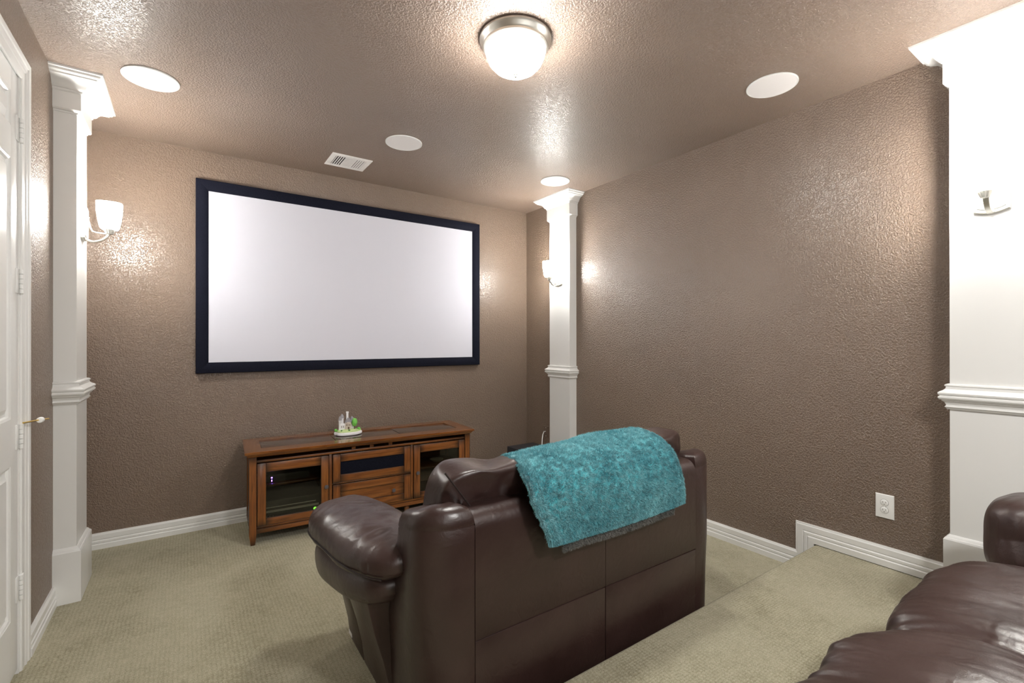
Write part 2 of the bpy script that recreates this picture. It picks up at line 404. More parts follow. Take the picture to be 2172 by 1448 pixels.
pilaster('trim_4', 'large near white pilaster at the right edge', XR, -1, .10, .348, .632, STEP_Z, .120)

# ------------------------------------------------------------------ sconces
def sconce(loc, rz, label):
    t = thing('wall_sconce', label, 'wall lamp', loc, rz, 'wall sconces on the white pilasters')
    # backplate: gently bowed bottom and top edge; local z=0 at plate bottom corners
    def outline(hw, zlo, zhi, bow, x):
        pts = []
        for i in range(9): y = -hw + 2 * hw * i / 8; pts.append((x, y, zlo - bow * (1 - (y / hw) ** 2)))
        for i in range(9): y = hw - 2 * hw * i / 8; pts.append((x, y, zhi + bow * .4 * (1 - (y / hw) ** 2)))
        return pts
    MB().loft([outline(.0575, 0, .182, .012, 0), outline(.0575, 0, .182, .012, .012), outline(.054, .004, .178, .012, .017), outline(.046, .014, .168, .011, .017), outline(.044, .016, .166, .011, .021), outline(.03, .03, .15, .011, .023)]).build('backplate', m_nickel, t, 30)
    arm = [(.012, 0, .006), (.035, 0, -.010), (.060, 0, -.008), (.085, 0, .004), (.103, 0, .022), (.114, 0, .042)]
    pts = []
    P = [Vector(p) for p in arm]
    for i in range(len(P) - 1):
        a, b = P[i], P[i + 1]; m0 = (P[i + 1] - P[max(i - 1, 0)]) / 2; m1 = (P[min(i + 2, len(P) - 1)] - P[i]) / 2
        for k in range(4):
            s = k / 4; pts.append(a * (2 * s**3 - 3 * s * s + 1) + m0 * (s**3 - 2 * s * s + s) + b * (-2 * s**3 + 3 * s * s) + m1 * (s**3 - s * s))
    pts.append(P[-1])
    MB().strap(pts, (0, 1, 0), .020, .010).build('arm', m_nickel, t)
    MB().tube([(.020, 0, .135), (.026, 0, .10), (.034, 0, .065), (.042, 0, .048), (.060, 0, .042), (.104, 0, .040)], .0035, 8).build('brace', m_nickel, t)
    MB().lathe([(.001, 0), (.004, 0), (.004, .008), (.001, .010)], (.020, 0, .120), 10, 'x').build('screw', m_nickel, t)
    MB().lathe([(.006, .036), (.016, .040), (.026, .064), (.028, .066), (.001, .066)], (.115, 0, 0), 48, mod=lambda a, z: 1 + .05 * math.cos(12 * a)).build('cup_holder', m_nickel, t)
    MB().lathe([(.004, .0665), (.036, .068), (.043, .078), (.050, .115), (.0565, .165), (.058, .215), (.055, .215), (.053, .165), (.046, .115), (.038, .082), (.004, .076)], (.115, 0, 0), 40, sup=3).build('glass_shade', m_cup, t)['label'] = 'glowing frosted glass shade'
    b = lamp('POINT', 'bulb', (.115, 0, .20), BULB_W, (1, .975, .93), .022); b.parent = t
    return t
sconce((XL + .0895, 3.485, 1.925), 0, 'lit sconce on the left pilaster beside the screen')
sconce((XR - .0845, 3.444, 1.900), PI, 'lit sconce on the slim pilaster in the far right corner')
sconce((XR - .0995, .491, 1.928), PI, 'lit sconce on the wide pilaster at the right edge')

# ------------------------------------------------------------------ ceiling fixtures
t = thing('ceiling_lamp', 'lit frosted dome ceiling lamp with brushed nickel rim', 'ceiling lamp', (1.240, 1.757, H))
MB().lathe([(.001, -.0005), (.158, -.0005), (.165, -.004), (.165, -.012), (.158, -.018), (.154, -.030), (.148, -.036), (.148, -.044), (.142, -.050), (.136, -.052), (.001, -.052)], n=64).build('rim', m_nickel, t)
MB().lathe([(.137, -.050), (.137, -.060), (.132, -.082), (.120, -.108), (.098, -.132), (.070, -.149), (.035, -.159), (.004, -.162)], n=64).build('glass_dome', m_dome, t)['label'] = 'glowing white glass dome'
MB().lathe([(.001, -.157), (.010, -.158), (.010, -.163), (.004, -.166), (.007, -.170), (.006, -.176), (.001, -.179)], n=20).build('finial', m_nickel, t)
for (x, y, lab) in ((-.155, 3.115, 'round white ceiling speaker near the left pilaster'), (1.243, 3.112, 'round white ceiling speaker in front of the air vent'),
                    (2.612, 3.110, 'round white ceiling speaker by the far corner pilaster'), (2.605, 1.282, 'round white ceiling speaker nearest the right wall')):
    t = thing('ceiling_speaker', lab, 'speaker', (x, y, H), 0, 'round ceiling speakers')
    MB().lathe([(.118, -.0005), (.125, -.001), (.125, -.006), (.121, -.008), (.118, -.007), (.118, -.0005)], n=64).build('rim', m_white, t)
    MB().lathe([(.001, -.0005), (.1175, -.0005), (.1175, -.0065), (.001, -.0075)], n=64).build('grille', m_spk, t)
t = thing('air_vent', 'white rectangular ceiling air vent above the screen', 'vent', (1.024, 3.688, H))
vw, vh = .147, .130
fr = MB()
for a in ((-vw, vw, -vh, -vh + .04), (-vw, vw, vh - .04, vh), (-vw, -vw + .035, -vh + .04, vh - .04), (vw - .035, vw, -vh + .04, vh - .04)): fr.box(*a, -.007, -.0005, .001)
fr.box(-.038, -.033, -vh + .04, vh - .04, -.007, -.0005).box(.033, .038, -vh + .04, vh - .04, -.007, -.0005)
fr.build('frame', m_vent, t)
MB().box(-.11, .11, -.09, .09, -.0012, -.0004).build('duct_opening', m_black, t)
for k in range(5):
    x = -.104 + k * .0165
    MB().box(x - .0028, x + .0028, -.089, .089, -.006, -.002).build('louver', m_vent, t)
    x = .104 - k * .0165
    MB().loft([[(x + .001 + a, -.089, z), (x + .001 + a, .089, z), (x + .001 + a + .0125 , .089, z - .0001), (x + .001 + a + .0125, -.089, z - .0001)] for a, z in ((-.008, -.0062), (-.006, -.003))]).build('louver', m_vent, t)
for k in range(12):
    y = -.083 + k * .0151
    MB().box(-.033, .033, y - .0058, y + .0058, -.006, -.003).build('louver', m_vent, t)

# ------------------------------------------------------------------ projection screen
sx0, sx1, sz0, sz1 = .052, 2.411, 1.128, 2.530
t = thing('projection_screen', 'wide white projection screen in a black frame on the far wall', 'screen', ((sx0 + sx1) / 2, YF, (sz0 + sz1) / 2))
hw, hh = (sx1 - sx0) / 2, (sz1 - sz0) / 2; fb = .078
fp = [(0, .004), (0, .034), (.004, .038), (.030, .040), (.066, .030), (.078, .022), (.078, .004)]
def bar(a, b, wa, wb): return sweep(fp, [a, b], [wa, wb], (0, -1, 0))
for a, b, wa, wb in (((-hw, 0, hh), (hw, 0, hh), (1, 0, -1), (-1, 0, -1)), ((hw, 0, -hh), (-hw, 0, -hh), (-1, 0, 1), (1, 0, 1)),
                     ((-hw, 0, -hh), (-hw, 0, hh), (1, 0, 1), (1, 0, -1)), ((hw, 0, hh), (hw, 0, -hh), (-1, 0, -1), (-1, 0, 1))):
    bar(a, b, wa, wb).build('frame_bar', m_frame, t, 25)
MB().box(-hw + .05, hw - .05, -.020, -.006, -hh + .05, hh - .05).build('screen_surface', m_screen, t)

# ------------------------------------------------------------------ outlets, cable, subwoofer
def outlet(name, label, y, z, w_, h_, m1, m2):
    t = thing(name, label, 'outlet', (XR, y, z))
    MB().loft([[(x, -w_ + o, -h_ + o), (x, w_ - o, -h_ + o), (x, w_ - o, h_ - o), (x, -w_ + o, h_ - o)] for o, x in ((0, .0), (0, -.003), (.0025, -.0065), (.005, -.007))]).build('cover_plate', m1, t, 20)
    return t
t = outlet('power_outlet', 'white duplex power outlet on the right wall above the raised baseboard', .910, .4875, .040, .0625, m_plate, m_slot)
for dz in (.0195, -.0195):
    r = MB().lathe([(.0165, -.0065), (.0175, -.0085), (.016, -.0095), (.001, -.0095)], (0, 0, dz), 28, 'x').build('receptacle', m_plate, t)
    ri = MB().lathe([(.0175, -.0066), (.0185, -.0066), (.0185, -.0076), (.0175, -.0076)], (0, 0, dz), 28, 'x').build('receptacle_gap', m_slot, r)
    for yy in (-.0062, .0062): MB().box(-.0099, -.009, yy - .0011, yy + .0011, dz - .001, dz + .007).build('slot', m_slot, r)
    MB().box(-.0099, -.009, -.002, .002, dz - .010, dz - .0065).build('slot', m_slot, r)
MB().lathe([(.003, -.007), (.003, -.0085), (.0005, -.009)], (0, 0, 0), 12, 'x').build('screw', m_plate, t)
t = outlet('cable_plate', 'brown wall plate with a cable beside the far corner pilaster', 3.737, .437, .036, .058, m_bplate, m_slot)
for dz in (.042, -.042): MB().lathe([(.0035, -.007), (.0035, -.0085), (.0005, -.009)], (0, 0, dz), 12, 'x').build('screw', m_silver, t)
cb = MB().tube([(XR - .007, 3.741, .441), (XR - .03, 3.74, .440), (XR - .065, 3.715, .420), (XR - .10, 3.68, .385), (XR - .12, 3.66, .33), (XR - .125, 3.64, .25), (XR - .20, 3.60, .20), (XR - .30, 3.56, .19)], .0045, 10).build('signal_cable', m_rub)
tag(cb, 'white cable running from the brown wall plate down to the subwoofer', 'cable')
t = thing('subwoofer', 'black subwoofer box on the carpet in the far right corner', 'subwoofer', (2.56, 3.37, 0))
MB().box(-.15, .15, -.185, .185, .02, .40, .006).build('cabinet', m_sub, t)
MB().box(-.14, .14, -.197, -.186, .03, .385, .004).build('front_grille', m_black, t)
for a in (-1, 1):
    for b in (-1, 1): MB().lathe([(.018, 0), (.018, .02)], (a * .12, b * .15, 0), 14).build('foot', m_black, t)

# ------------------------------------------------------------------ media console
ca = math.radians(-3.5)
con = thing('media_console', 'long brown wooden media console with glass doors against the far wall', 'cabinet', (.357, 3.54, 0), ca)
D_ = .44
def wbox(name, m, p, *a, bv=.002): return MB().box(*a, bv).build(name, m, p)
# legs / corner posts
for x in (-.019, 1.557):
    for (ya, yb_) in ((0, .045), (D_ - .045, D_)):
        xa, xb = x, x + .045; cxm = (xa + xb) / 2; cym = (ya + yb_) / 2
        def sq(z, ins): return [(xa + ins, ya + ins * .6, z), (xb - ins, ya + ins * .6, z), (xb - ins, yb_ - ins * .6, z), (xa + ins, yb_ - ins * .6, z)]
        MB().loft([sq(0, .010), sq(.075, 0), sq(.59, 0)]).build('leg', m_wz, con, 20)
# top: moulded frame around a dark inlay
TX0, TX1, TY0, TY1 = -.045, 1.620, -.045, .470
def tring(o, z): return [(TX0 + o, TY0 + o, z), (TX1 - o, TY0 + o, z), (TX1 - o, TY1 - o, z), (TX0 + o, TY1 - o, z)]
IX0, IX1, IY0, IY1 = .055, 1.515, .075, .365
rings = [tring(.030, .588), tring(.022, .592), tring(.012, .604), tring(.008, .610), tring(0, .613), tring(0, .626), tring(.003, .629)]
rings += [[(IX0, IY0, .629), (IX1, IY0, .629), (IX1, IY1, .629), (IX0, IY1, .629)], [(IX0, IY0, .624), (IX1, IY0, .624), (IX1, IY1, .624), (IX0, IY1, .624)]]
MB().loft(rings).build('top', m_wtop, con, 30)
for k in range(3):
    xa = IX0 + .004 + k * (IX1 - IX0) / 3; xb = IX0 - .004 + (k + 1) * (IX1 - IX0) / 3
    MB().box(xa, xb, IY0 + .004, IY1 - .004, .620, .628, .0015).build('inlay_panel', m_slate, con)
# carcass
wbox('bottom_board', m_wx, con, .02, 1.56, .012, D_ - .01, .103, .119)
wbox('middle_shelf_board', m_wx, con, .02, 1.56, .008, D_ - .02, .546, .562)
wbox('upper_rail', m_wx, con, .025, 1.557, .010, .026, .585, .590)
wbox('bottom_rail', m_wx, con, .026, 1.557, .004, .022, .074, .104)
for x in (-.012, 1.572): wbox('side_panel', m_wz, con, x, x + .016, .045, D_ - .045, .075, .59)
wbox('side_rail', m_wy, con, -.016, .0, .045, D_ - .045, .09, .12); wbox('side_rail', m_wy, con, 1.578, 1.598, .045, D_ - .045, .09, .12)
wbox('back_panel', m_wdark, con, .02, 1.56, D_ - .016, D_ - .006, .10, .585)
for x in (.484, 1.090): wbox('divider', m_wz, con, x, x + .020, .006, D_ - .02, .119, .546)
for x in (.643, .776, .918): wbox('slot_divider', m_wz, con, x, x + .030, .02, .30, .562, .588, bv=.001)
wbox('centre_rail', m_wx, con, .504, 1.090, .006, .03, .326, .333)
MB().lathe([(.012, 0), (.017, .02), (.021, .05), (.014, .062), (.018, .074)], (1.07, .05, 0), 20).build('centre_foot', m_wz, con)
MB().lathe([(.012, 0), (.017, .02), (.021, .05), (.014, .062), (.018, .074)], (.50, .05, 0), 20).build('centre_foot', m_wz, con)
def knob(x, z, p):
    MB().lathe([(.005, -.0), (.005, -.012), (.013, -.014), (.015, -.018), (.013, -.024), (.001, -.026)], (x, 0, z), 20, 'y').build('knob', m_knob, p)
def framed(name, x0, x1, z0, z1, sw, rh, fill, kn):
    r = bpy.data.objects.new(name, None); C.objects.link(r); r.parent = con
    # door frame drawn as stiles and rails
    for a, b in ((x0, x0 + sw), (x1 - sw, x1)): MB().box(a, b, -.002, .016, z0, z1, .002).build('stile', m_wz, r)
    rb = rh - .015 if fill == 'glass' else rh
    for a, b in ((z0, z0 + rb), (z1 - rh, z1)): MB().box(x0 + sw, x1 - sw, -.001, .016, a, b, .002).build('rail', m_wx, r)
    if fill == 'glass': MB().box(x0 + sw - .004, x1 - sw + .004, .007, .010, z0 + rb - .004, z1 - rh + .004).build('glass_pane', m_glass, r)
    elif fill == 'black': MB().box(x0 + sw - .004, x1 - sw + .004, .007, .010, z0 + rh - .004, z1 - rh + .004).build('speaker_cloth', m_frame, r)
    else: MB().box(x0 + sw - .004, x1 - sw + .004, .007, .012, z0 + rh - .004, z1 - rh + .004).build('panel', m_wx, r)
    for kx, kz in kn: knob(kx, kz, r)
    return r
framed('door', .029, .481, .123, .541, .053, .062, 'glass', [(.462, .323)])
framed('door', 1.112, 1.553, .123, .541, .053, .062, 'glass', [(1.141, .323)])
framed('door', .508, 1.087, .336, .541, .053, .056, 'black', [])
framed('drawer', .508, 1.087, .123, .323, .053, .056, 'wood', [(.649, .219), (.948, .219)])
wbox('inner_shelf', m_wdark, con, .036, .484, .10, .42, .355, .367)
wbox('inner_shelf', m_wdark, con, 1.11, 1.56, .10, .42, .315, .327)
def cw(x, y, z):
    c_, s_ = math.cos(ca), math.sin(ca); return (.357 + x * c_ - y * s_, 3.54 + x * s_ + y * c_, z)
# devices behind the glass: top-level things inside the cabinet
t = thing('media_player', 'black media player with glowing purple light on the upper shelf behind the left glass door', 'media player', cw(.22, .22, .367), ca)
MB().box(-.15, .15, -.09, .12, .004, .055, .003).build('case', m_elec, t)
MB().lathe([(.001, -.001), (.0045, -.001), (.0045, .0), (.001, 0)], (-.095, -.090, .036), 14, 'y').build('status_light', m_ledp, t)
MB().box(-.097, -.093, -.0915, -.0900, .010, .022).build('led_reflection', m_ledp, t)  # glowing bar put in as the reflection of the purple light
t = thing('av_receiver', 'black receiver with silver lines and green ring behind the left glass door', 'receiver', cw(.25, .23, .119), ca)
MB().box(-.20, .20, -.19, .16, .008, .150, .004).build('case', m_elec, t)
for z in (.105, .082, .074): MB().box(-.165, .150 if z > .1 else .17, -.1925, -.190, z - .0024, z + .0024).build('silver_line', m_silver, t)
MB().lathe([(.007, -.003), (.012, -.003), (.012, .0), (.007, 0)], (.145, -.190, .047), 24, 'y').build('light_ring', m_ledg, t)
MB().lathe([(.001, -.002), (.0065, -.002), (.0065, .0), (.001, 0)], (.145, -.190, .047), 20, 'y').build('power_button', plain('green_button', (.06, .3, .03), .4), t)
for k in range(3): MB().box(-.165 + k * .02, -.162 + k * .02, -.1912, -.190, .044, .047).build('jack', m_silver, t)
t = thing('shallow_dish', 'small pale dish on the shelf behind the right glass door', 'dish', cw(1.40, .24, .3275), ca)
MB().lathe([(.001, .003), (.03, .003), (.055, .021), (.057, .021), (.033, .0005), (.001, .0005)], n=32).build('bowl', plain('pale_dish', (.5, .45, .35), .3), t)

# ------------------------------------------------------------------ castle figurine
m_stone = plain('cream_stone', (.62, .53, .45), .5); m_wht = plain('glazed_white', (.86, .85, .86), .2); m_lawn = plain('pale_lawn', (.50, .62, .28), .5)
m_roof = plain('grey_roof', (.30, .29, .31), .5); m_tree = plain('bright_tree_green', (.16, .50, .08), .7); m_dk = plain('dark_window', (.14, .09, .06), .6); m_bush = plain('dark_bush_green', (.10, .22, .06), .7)
t = thing('castle_figurine', 'tiny white and green castle figurine standing on the console top', 'figurine', (1.035, 3.745, .629), math.radians(-8)); t.scale = (1.03, 1.03, 1.17)
def blob(a, z):
    return 1 + .06 * math.sin(3 * a + 1) + .04 * math.sin(5 * a)
sc_ = Vector((1.0, .62, 1))
def sq_y(mb): mb.v = [(x, y * .62, z) for x, y, z in mb.v]; return mb
sq_y(MB().lathe([(.001, 0), (.085, 0), (.097, .006), (.099, .016), (.094, .024), (.001, .025)], n=48, mod=blob)).build('base', m_wht, t)
sq_y(MB().lathe([(.092, .022), (.090, .030), (.070, .036), (.03, .040), (.001, .041)], n=48, mod=blob)).build('lawn', m_lawn, t)
MB().box(-.020, .022, -.022, .020, .035, .088, .001).build('keep', m_stone, t)
MB().box(-.055, -.018, -.010, .028, .035, .078, .001).build('side_hall', m_wht, t)
MB().loft([[(-.022, -.026, .086), (.026, -.026, .086), (.026, .024, .086), (-.022, .024, .086)], [(-.004, -.024, .116), (.008, -.024, .116), (.008, .022, .116), (-.004, .022, .116)]]).build('roof', m_roof, t, 10)
MB().box(-.010, .012, -.029, -.021, .070, .088, .001).build('gable', m_stone, t)
MB().box(-.012, .003, -.012, .004, .098, .148, .001).box(-.014, .005, -.014, .006, .146, .156, .001).build('chimney', m_wht, t)
for x, y, r, z1 in ((-.056, .0, .010, .112), (-.040, .018, .012, .124), (.030, .012, .011, .106), (.041, .016, .009, .098)):
    tw = MB().lathe([(r, .035), (r, z1 - .02), (r * 1.15, z1 - .018), (r * 1.15, z1 - .012)], (x, y, 0), 16).build('tower', m_wht, t)
    MB().lathe([(r * 1.3, z1 - .012), (r * .95, z1 + .004), (r * .4, z1 + .013), (.001, z1 + .015)], (x, y, 0), 16).build('tower_roof', m_roof, tw)
MB().box(-.003, .009, -.0245, -.0215, .040, .056, .002).build('gate', m_dk, t)
for x in (-.012, .012): MB().box(x - .002, x + .002, -.0235, -.0215, .064, .074).build('window', m_dk, t)
for x in (-.046, -.032): MB().box(x - .002, x + .002, -.0115, -.0095, .050, .064).build('window', m_dk, t)
def leafy(r, sz, m, name, c):
    return grid_pillow(r, r, sz, 2, 10, lambda x, y, z: (c[0] + x * (1 + .25 * ns(x * 90, y * 90, z * 90)), c[1] + y * (1 + .25 * ns(x * 90 + 5, y * 90, z * 90)), c[2] + z * (1 + .2 * ns(x * 90, y * 90 + 9, z * 90)))).build(name, m, t)
leafy(.021, .027, m_tree, 'tree', (.048, -.008, .083))
MB().tube([(.048, -.008, .035), (.048, -.008, .062)], .004).build('tree_trunk', m_dk, t)
for x, y, r in ((-.085, 0, .012), (.080, .0, .014), (.004, -.043, .008), (-.050, -.038, .007)): leafy(r, r * .8, m_tree if x < -.08 or x > .07 else m_bush, 'bush', (x, y, .036))

# ------------------------------------------------------------------ leather sofas (same family)
def sofa(label, loc, wi, padc, pads, front=.96, wrinkle=1.0, seat_half=None, detail=40):
    t = thing('leather_loveseat', label, 'sofa', loc)
    seed = loc[0] * 7
    bw = wi + .165                        # half width of the body at the floor
    # rear panels, two above and two below the horizontal seam
    for x0, x1 in ((-wi, -.001), (.001, wi)):
        MB().box(x0, x1, 0, .10, .025, .378, .004).build('back_panel', m_leather, t)
        pr = [(.002, .3795), (.0, .384), (0, .74)]
        for i in range(7): a = PI / 2 * i / 6; pr.append((.055 - .055 * math.cos(a), .745 + .05 * math.sin(a)))
        pr += [(.16, .798), (.19, .78), (.20, .3795)]
        MB().loft([[(x, y, z) for y, z in pr] for x in (x0, x1)]).build('back_panel', m_leather, t, 60)
    # rounded wings at both ends of the back
    for s in (-1, 1):
        def sec(z, ins, fy, dx=0):
            pts = []; ox = wi + .185 + dx; r = .135
            pts.append((wi + .001 + ins * .3, .002 + ins)); pts.append((wi + .02, ins))
            for i in range(9):
                a = -PI / 2 + PI / 2 * i / 8; pts.append((ox - r + (r - ins) * math.cos(a), r + (r - ins) * math.sin(a)))
            for i in range(1, 5): pts.append((ox - ins, r + (fy - .04 - r) * i / 4))
            for i in range(1, 6):
                a = PI / 2 * i / 5; pts.append((ox - .05 + (.05 - ins) * math.cos(a), fy - .05 + (.05 - ins) * math.sin(a)))
            pts.append((wi + .03, fy - ins)); pts.append((wi + .001 + ins * .3, fy - ins))
            return [(s * x, y, z) for x, y in pts]
        def top(z, k):
            cx_, cy_ = s * (wi + .09), .115
            return [(cx_ + (x - cx_) * (1 - k), cy_ + (y - cy_) * (1 - k), z - .17 * max(0, y - .03) * (1 if z > .73 else 0)) for x, y, z_ in sec(z, 0, .235)]
        rg = [sec(.025, .0, .34, -.02), sec(.25, 0, .34, -.012), sec(.41, 0, .325), sec(.6, 0, .27), sec(.70, 0, .238), top(.755, 0), top(.760, .02), top(.765, 0),
              top(.785, .03), top(.802, .09), top(.814, .19), top(.821, .36), top(.824, .62)]
        MB().loft(rg).build('back_wing', m_leather, t, 60)
        # lower side panels, two per side, leaning outwards to the arm
        for y0, y1 in ((.30, .628), (.632, .875)):
            def ss(z, ox):
                rr = .05 if y1 > .8 else .004; pts = [(wi, y0), (ox - .003, y0), (ox, y0 + .004)]
                for i in range(6): a = PI / 2 * i / 5; pts.append((ox - rr + rr * math.cos(a), y1 - rr + rr * math.sin(a)))
                pts.append((wi, y1)); return [(s * x, y, z) for x, y in pts]
            MB().loft([ss(.03, bw), ss(.12, bw + .012), ss(.22, bw + .034), ss(.33, bw + .066), ss(.46 if pads < .6 else .37, bw + .095)]).build('side_panel', m_leather, t, 60)
        # lower arm roll
        ax = padc
        def roll(x, y, z):
            v = y / .33; w_ = 1 + .10 * v
            q = ns(x * 8 + seed, y * 8, z * 8) * .006
            return (s * (ax + .012 + .02 * v + x * w_ + q), .545 + y, .475 - .03 * v + z * (1 + .12 * v) + q)
        grid_pillow(.135, .325 if pads < .6 else .29, .095, 2.6, detail, roll).build('arm_roll', m_leather, t, 80)
        # big soft arm pad
        def pad(x, y, z):
            hy = .36 if pads < .6 else .40; v = y / hy; u = x / .16
            wr = ridge(x * 9 + seed + s, y * 26, z * 12) * .0048 * (wrinkle if pads < .6 else .6) * max(0, 1 - abs(u) * .2)
            gath = ns(x * 4, y * 45 + s, z * 30) * .0022 * wrinkle * (abs(u) > .75)
            f = 1.0 + .08 * v - .10 * max(0, -v - .4)
            thick = 1 + pads * max(0, v) ** 1.5
            droop = -.022 * pads * max(0, v) ** 1.5 - .020 * max(0, u) ** 2 - .008 * max(0, -u) ** 2
            drop_rear = -.012 * max(0, -v)
            n_ = ns(x * 7 + seed, y * 7, z * 7 + s) * .010
            zz = .618 - (.045 if pads > .6 else 0) + z * thick + droop + drop_rear + n_ + (wr if z > 0 else 0) - pads * .055 * max(0, v) ** 1.5
            if pads > .6:
                dn = max(0, -z / .072) * max(0, v)
                zz -= .045 * dn; x -= .055 * dn * max(0, -u)
            return (s * (ax + .01 + .03 * v + x * (f + (.04 * v if pads > .6 else 0)) + gath), .515 + y + n_ * .5, zz)
        grid_pillow(.158 if pads < .6 else .185, .36 if pads < .6 else .40, .072, (2.7 if pads < .6 else 3.6,), detail + 24, pad).build('arm_pad', m_leather, t, 80)
        def piping(k, off):
            pts = []
            for i in range(25):
                v = -.92 + 1.84 * i / 24
                xx = .158 * (1 + .08 * v) * (max(0, 1 - abs(v) ** 2.7)) ** (1 / 2.7)
                pts.append((s * (ax + .01 + .03 * v + xx * 1.005), .515 + v * .36, .612 - .028 + off - .012 * max(0, -v) - pads * .077 * max(0, v) ** 1.5))
            return MB().tube(pts, .0035, 6)
        piping(0, 0).build('arm_seam', m_seam, t)
        # black feet
        for y in (.10, .80): MB().box(s * (wi - .02) - .03, s * (wi - .02) + .03, y - .03, y + .03, 0, .035, .003).build('foot', m_black, t)
    # deck and front rail under the seat
    MB().box(-wi - .02, wi + .02, .08, .86, .03, .30, .01).build('seat_base', m_leather, t)
    # seat cushions and back cushions
    for s in (-1, 1):
        cxm = s * wi / 2
        def seat(x, y, z):
            u = x / (wi / 2 + .01); v = y / .375
            fr = max(0, v - .1)
            # gathers run from the front edge back
            wx_ = x + .03 * ns(x * 6, y * 5, seed); g = (ridge(wx_ * 13 + seed + s * 3, y * 4.0, z * 3) + .5 * ridge(wx_ * 38, y * 7, s) - .8) * .0030 * wrinkle * (.35 + .65 * min(1, abs(u) ** 2 + fr))
            g += ns(x * 5 + seed, y * 5, s * 3) * .016
            crown = .012 * (1 - u * u) - .010 * (1 - (v * .9) ** 2)
            fy = y + (.018 * ns(x * 6, z * 6, seed) if v > .4 else 0) + g * 1.2 * fr
            # front roll drops lower
            return (cxm + x + ns(y * 4, z * 4, seed + s) * .006, front - .375 + fy, .345 + z + crown * (1.6 if pads > .6 else 1) + g + ((.042 if s < 0 else 0) + .024 - .060 * max(0, (v - .10) / .90) ** 2 * (.5 + .5 * min(1, max(0, z / .06))) if pads > .6 else 0))
        grid_pillow(wi / 2 + .008, .375, .125, (5.0,), detail + 30, seat).build('seat_cushion', m_leather, t, 80)
        wb = wi / 2 + .045
        def back(x, y, z):
            u = x / wb; h = z / .275
            g = (ridge(x * 10 + seed * 2, y * 9 + s, z * 14) - .5) * .007 + ns(x * 5 + s * 4, y * 5, z * 5 + seed) * .022
            pinch = 1 - .35 * max(0, h) * abs(u) ** 4
            return (cxm + s * .022 + x * (1 - .04 * max(0, -h)) + g * .3, .245 + y * pinch + .0 - .085 * h + g, .655 + z - .020 * abs(h) * (1 - u * u) + g * .8)
        grid_pillow(wb, .115, .272, (6.5,), detail + 14, back).build('back_cushion', m_leather, t, 80)
        pts = []
        for i in range(14):
            a = i / 13; pts.append((s * (wi + .078 - .10 * a), .062 + .012 * a * 1.0, .925 - .13 * a))
        if s < 0: MB().tube(pts, .003, 6).build('cushion_seam', m_seam, t)
    return t
s1 = sofa('dark brown leather loveseat seen from behind with a teal blanket over its back', (1.368, 1.32, 0), .598, .781, .25)
tg = MB().box(-.768, -.766, .79, .835, .045, .062).build('fabric_tag', m_rub, s1); tg['label'] = 'tiny pale tag on the side panel'
sofa('dark brown leather sofa with wrinkled seat cushions at the lower right corner', (1.50, -.48, STEP_Z), .745, .965, 1.25, front=.975, wrinkle=1.5, detail=56)

# ------------------------------------------------------------------ blanket
bl = thing('plush_blanket', 'folded teal plush blanket draped over the back of the loveseat', 'blanket', (1.36, 1.27, .64))
prof = [(1.287, .655), (1.284, .70), (1.286, .75), (1.294, .80), (1.312, .85), (1.340, .876), (1.378, .899), (1.425, .914), (1.475, .920), (1.530, .912), (1.575, .890), (1.605, .845), (1.618, .80), (1.622, .74)]
def cat(P, s):
    n = len(P) - 1; f = min(max(s, 0), .99999) * n; i = int(f); u = f - i
    p0, p1, p2, p3 = P[max(i - 1, 0)], P[i], P[i + 1], P[min(i + 2, n)]
    return tuple(.5 * (2 * p1[k] + (p2[k] - p0[k]) * u + (2 * p0[k] - 5 * p1[k] + 4 * p2[k] - p3[k]) * u * u + (3 * p1[k] - p0[k] - 3 * p2[k] + p3[k]) * u ** 3) for k in range(len(p1)))
lefts = [(1.032,), (1.012,), (.990,), (.968,), (.965,), (.970,), (.985,), (1.000,), (1.015,), (1.03,), (1.045,), (1.05,), (1.05,), (1.05,)]
rights = [(1.790,), (1.784,), (1.778,), (1.772,), (1.765,), (1.757,), (1.748,), (1.74,), (1.735,), (1.73,), (1.73,), (1.73,), (1.73,), (1.73,)]
def bsurf(u, v, off=0.0, drop=0.0):
    y, z = cat(prof, v); y2, z2 = cat(prof, min(v + .01, 1)); y1, z1 = cat(prof, max(v - .01, 0))
    tx, tz = y2 - y1, z2 - z1; L = math.hypot(tx, tz) or 1; ny, nz = -tz / L, tx / L
    xl, xr = cat(lefts, v)[0], cat(rights, v)[0]; x = xl + (xr - xl) * u
    wv = .010 * ns(x * 5, v * 4, 3) + .012 * ns(x * 2.2, v * 2, 8)
    lowb = -.012 * math.sin(u * PI * 1.0) * (1 - min(1, v * 3)) if v < .33 else 0
    k = off + wv + .004
    return Vector((x, y + ny * k, z + nz * k + lowb - drop - .050 * (1 - u) ** 1.5 * max(0, 1 - abs(v - .66) / .55)))
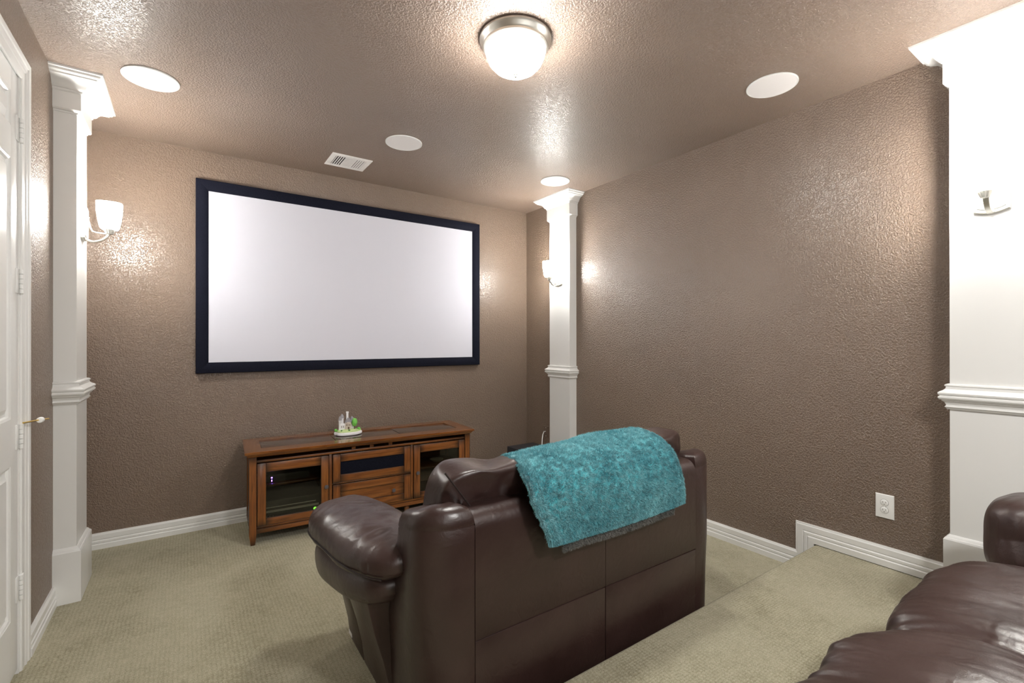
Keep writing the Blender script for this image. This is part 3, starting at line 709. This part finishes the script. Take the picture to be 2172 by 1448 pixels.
def sheet(name, u0, u1, v0, v1, nu, nv, off, th, m, parent, drop=0, rim=.012):
    rings_o = []; V = []; F = []
    for j in range(nv + 1):
        for i in range(nu + 1):
            u = u0 + (u1 - u0) * i / nu; v = v0 + (v1 - v0) * j / nv
            e = min(1, min(i, nu - i) / 2.0 if nu > 4 else 1, min(j, nv - j) / 2.0)
            n_ = .0022 * ns(u * 60, v * 60, 1)
            V.append(bsurf(u, v, off + th * (.35 + .65 * math.sqrt(e)) + n_, drop))
    for j in range(nv + 1):
        for i in range(nu + 1):
            V.append(bsurf(u0 + (u1 - u0) * i / nu, v0 + (v1 - v0) * j / nv, off, drop))
    K = (nu + 1) * (nv + 1); A = lambda i, j: j * (nu + 1) + i
    for j in range(nv):
        for i in range(nu):
            F.append((A(i, j), A(i + 1, j), A(i + 1, j + 1), A(i, j + 1))); F.append((K + A(i, j + 1), K + A(i + 1, j + 1), K + A(i + 1, j), K + A(i, j)))
    for i in range(nu):
        F.append((A(i, 0), K + A(i, 0), K + A(i + 1, 0), A(i + 1, 0))); F.append((A(i, nv), A(i + 1, nv), K + A(i + 1, nv), K + A(i, nv)))
    for j in range(nv):
        F.append((A(0, j), A(0, j + 1), K + A(0, j + 1), K + A(0, j))); F.append((A(nu, j), K + A(nu, j), K + A(nu, j + 1), A(nu, j + 1)))
    o = MB().add(V, F).build(name, m, parent, 80)
    o.data.transform(Matrix.Translation((-1.36, -1.27, -.64))); return o
sheet('outer_layer', 0, 1, 0, 1, 90, 100, .008, .014, m_teal, bl)
sheet('hem', .008, .052, .0, .93, 6, 90, .020, .008, m_teal, bl)['label'] = 'stitched hem along the left edge'
sheet('folded_underlayer', .10, .93, .0, .90, 60, 60, -.006, .012, m_grey, bl, drop=.042)['label'] = 'grey folded layer showing under the lower edge'
# plush pile: short fibres standing on the cloth
rng = random.Random(2)
def fibres(name, count, m, u0, u1, v0, v1, off, drop, length):
    V = []; F = []
    for k in range(count):
        u = u0 + (u1 - u0) * rng.random(); v = v0 + (v1 - v0) * rng.random() ** 1.15
        if rng.random() < .10: v = v0 + rng.random() * .012
        elif rng.random() < .06: u = u0 + rng.random() * .01
        elif rng.random() < .06: u = u1 - rng.random() * .01
        p = bsurf(u, v, off, drop); q = bsurf(u, v, off + .01, drop); n_ = (q - p).normalized()
        d_ = Vector((rng.gauss(0, .5), rng.gauss(0, .5), rng.gauss(0, .5) - .35)); clump = Vector((ns(u * 30, v * 30, 1), ns(u * 30, v * 30, 5), ns(u * 30, v * 30, 9))) * 1.5
        if v - v0 < .015: d_.z -= .8
        if u - u0 < .012: d_.x -= .6
        if u1 - u < .012: d_.x += .6
        d_ = (n_ * .9 + d_ + clump).normalized()
        sd = d_.cross(Vector((rng.random() - .5, rng.random() - .5, rng.random() - .5))).normalized() * .0013
        L = length * (.6 + .6 * rng.random()); i = len(V)
        V += [p - sd, p + sd, p + d_ * L]; F.append((i, i + 1, i + 2))
    me = bpy.data.meshes.new(name); me.from_pydata([tuple(a - Vector((1.36, 1.27, .64))) for a in V], [], F); me.materials.append(m)
    o = bpy.data.objects.new(name, me); C.objects.link(o); o.parent = bl; o['kind'] = 'stuff'; return o
fibres('plush_pile', 150000, m_tealf, 0, 1, 0, .82, .020, 0, .0125)
fibres('hem_pile', 9000, m_tealf, .006, .054, 0, .82, .027, 0, .010)
fibres('grey_pile', 14000, m_grey, .10, .93, 0, .12, .004, .042, .012)
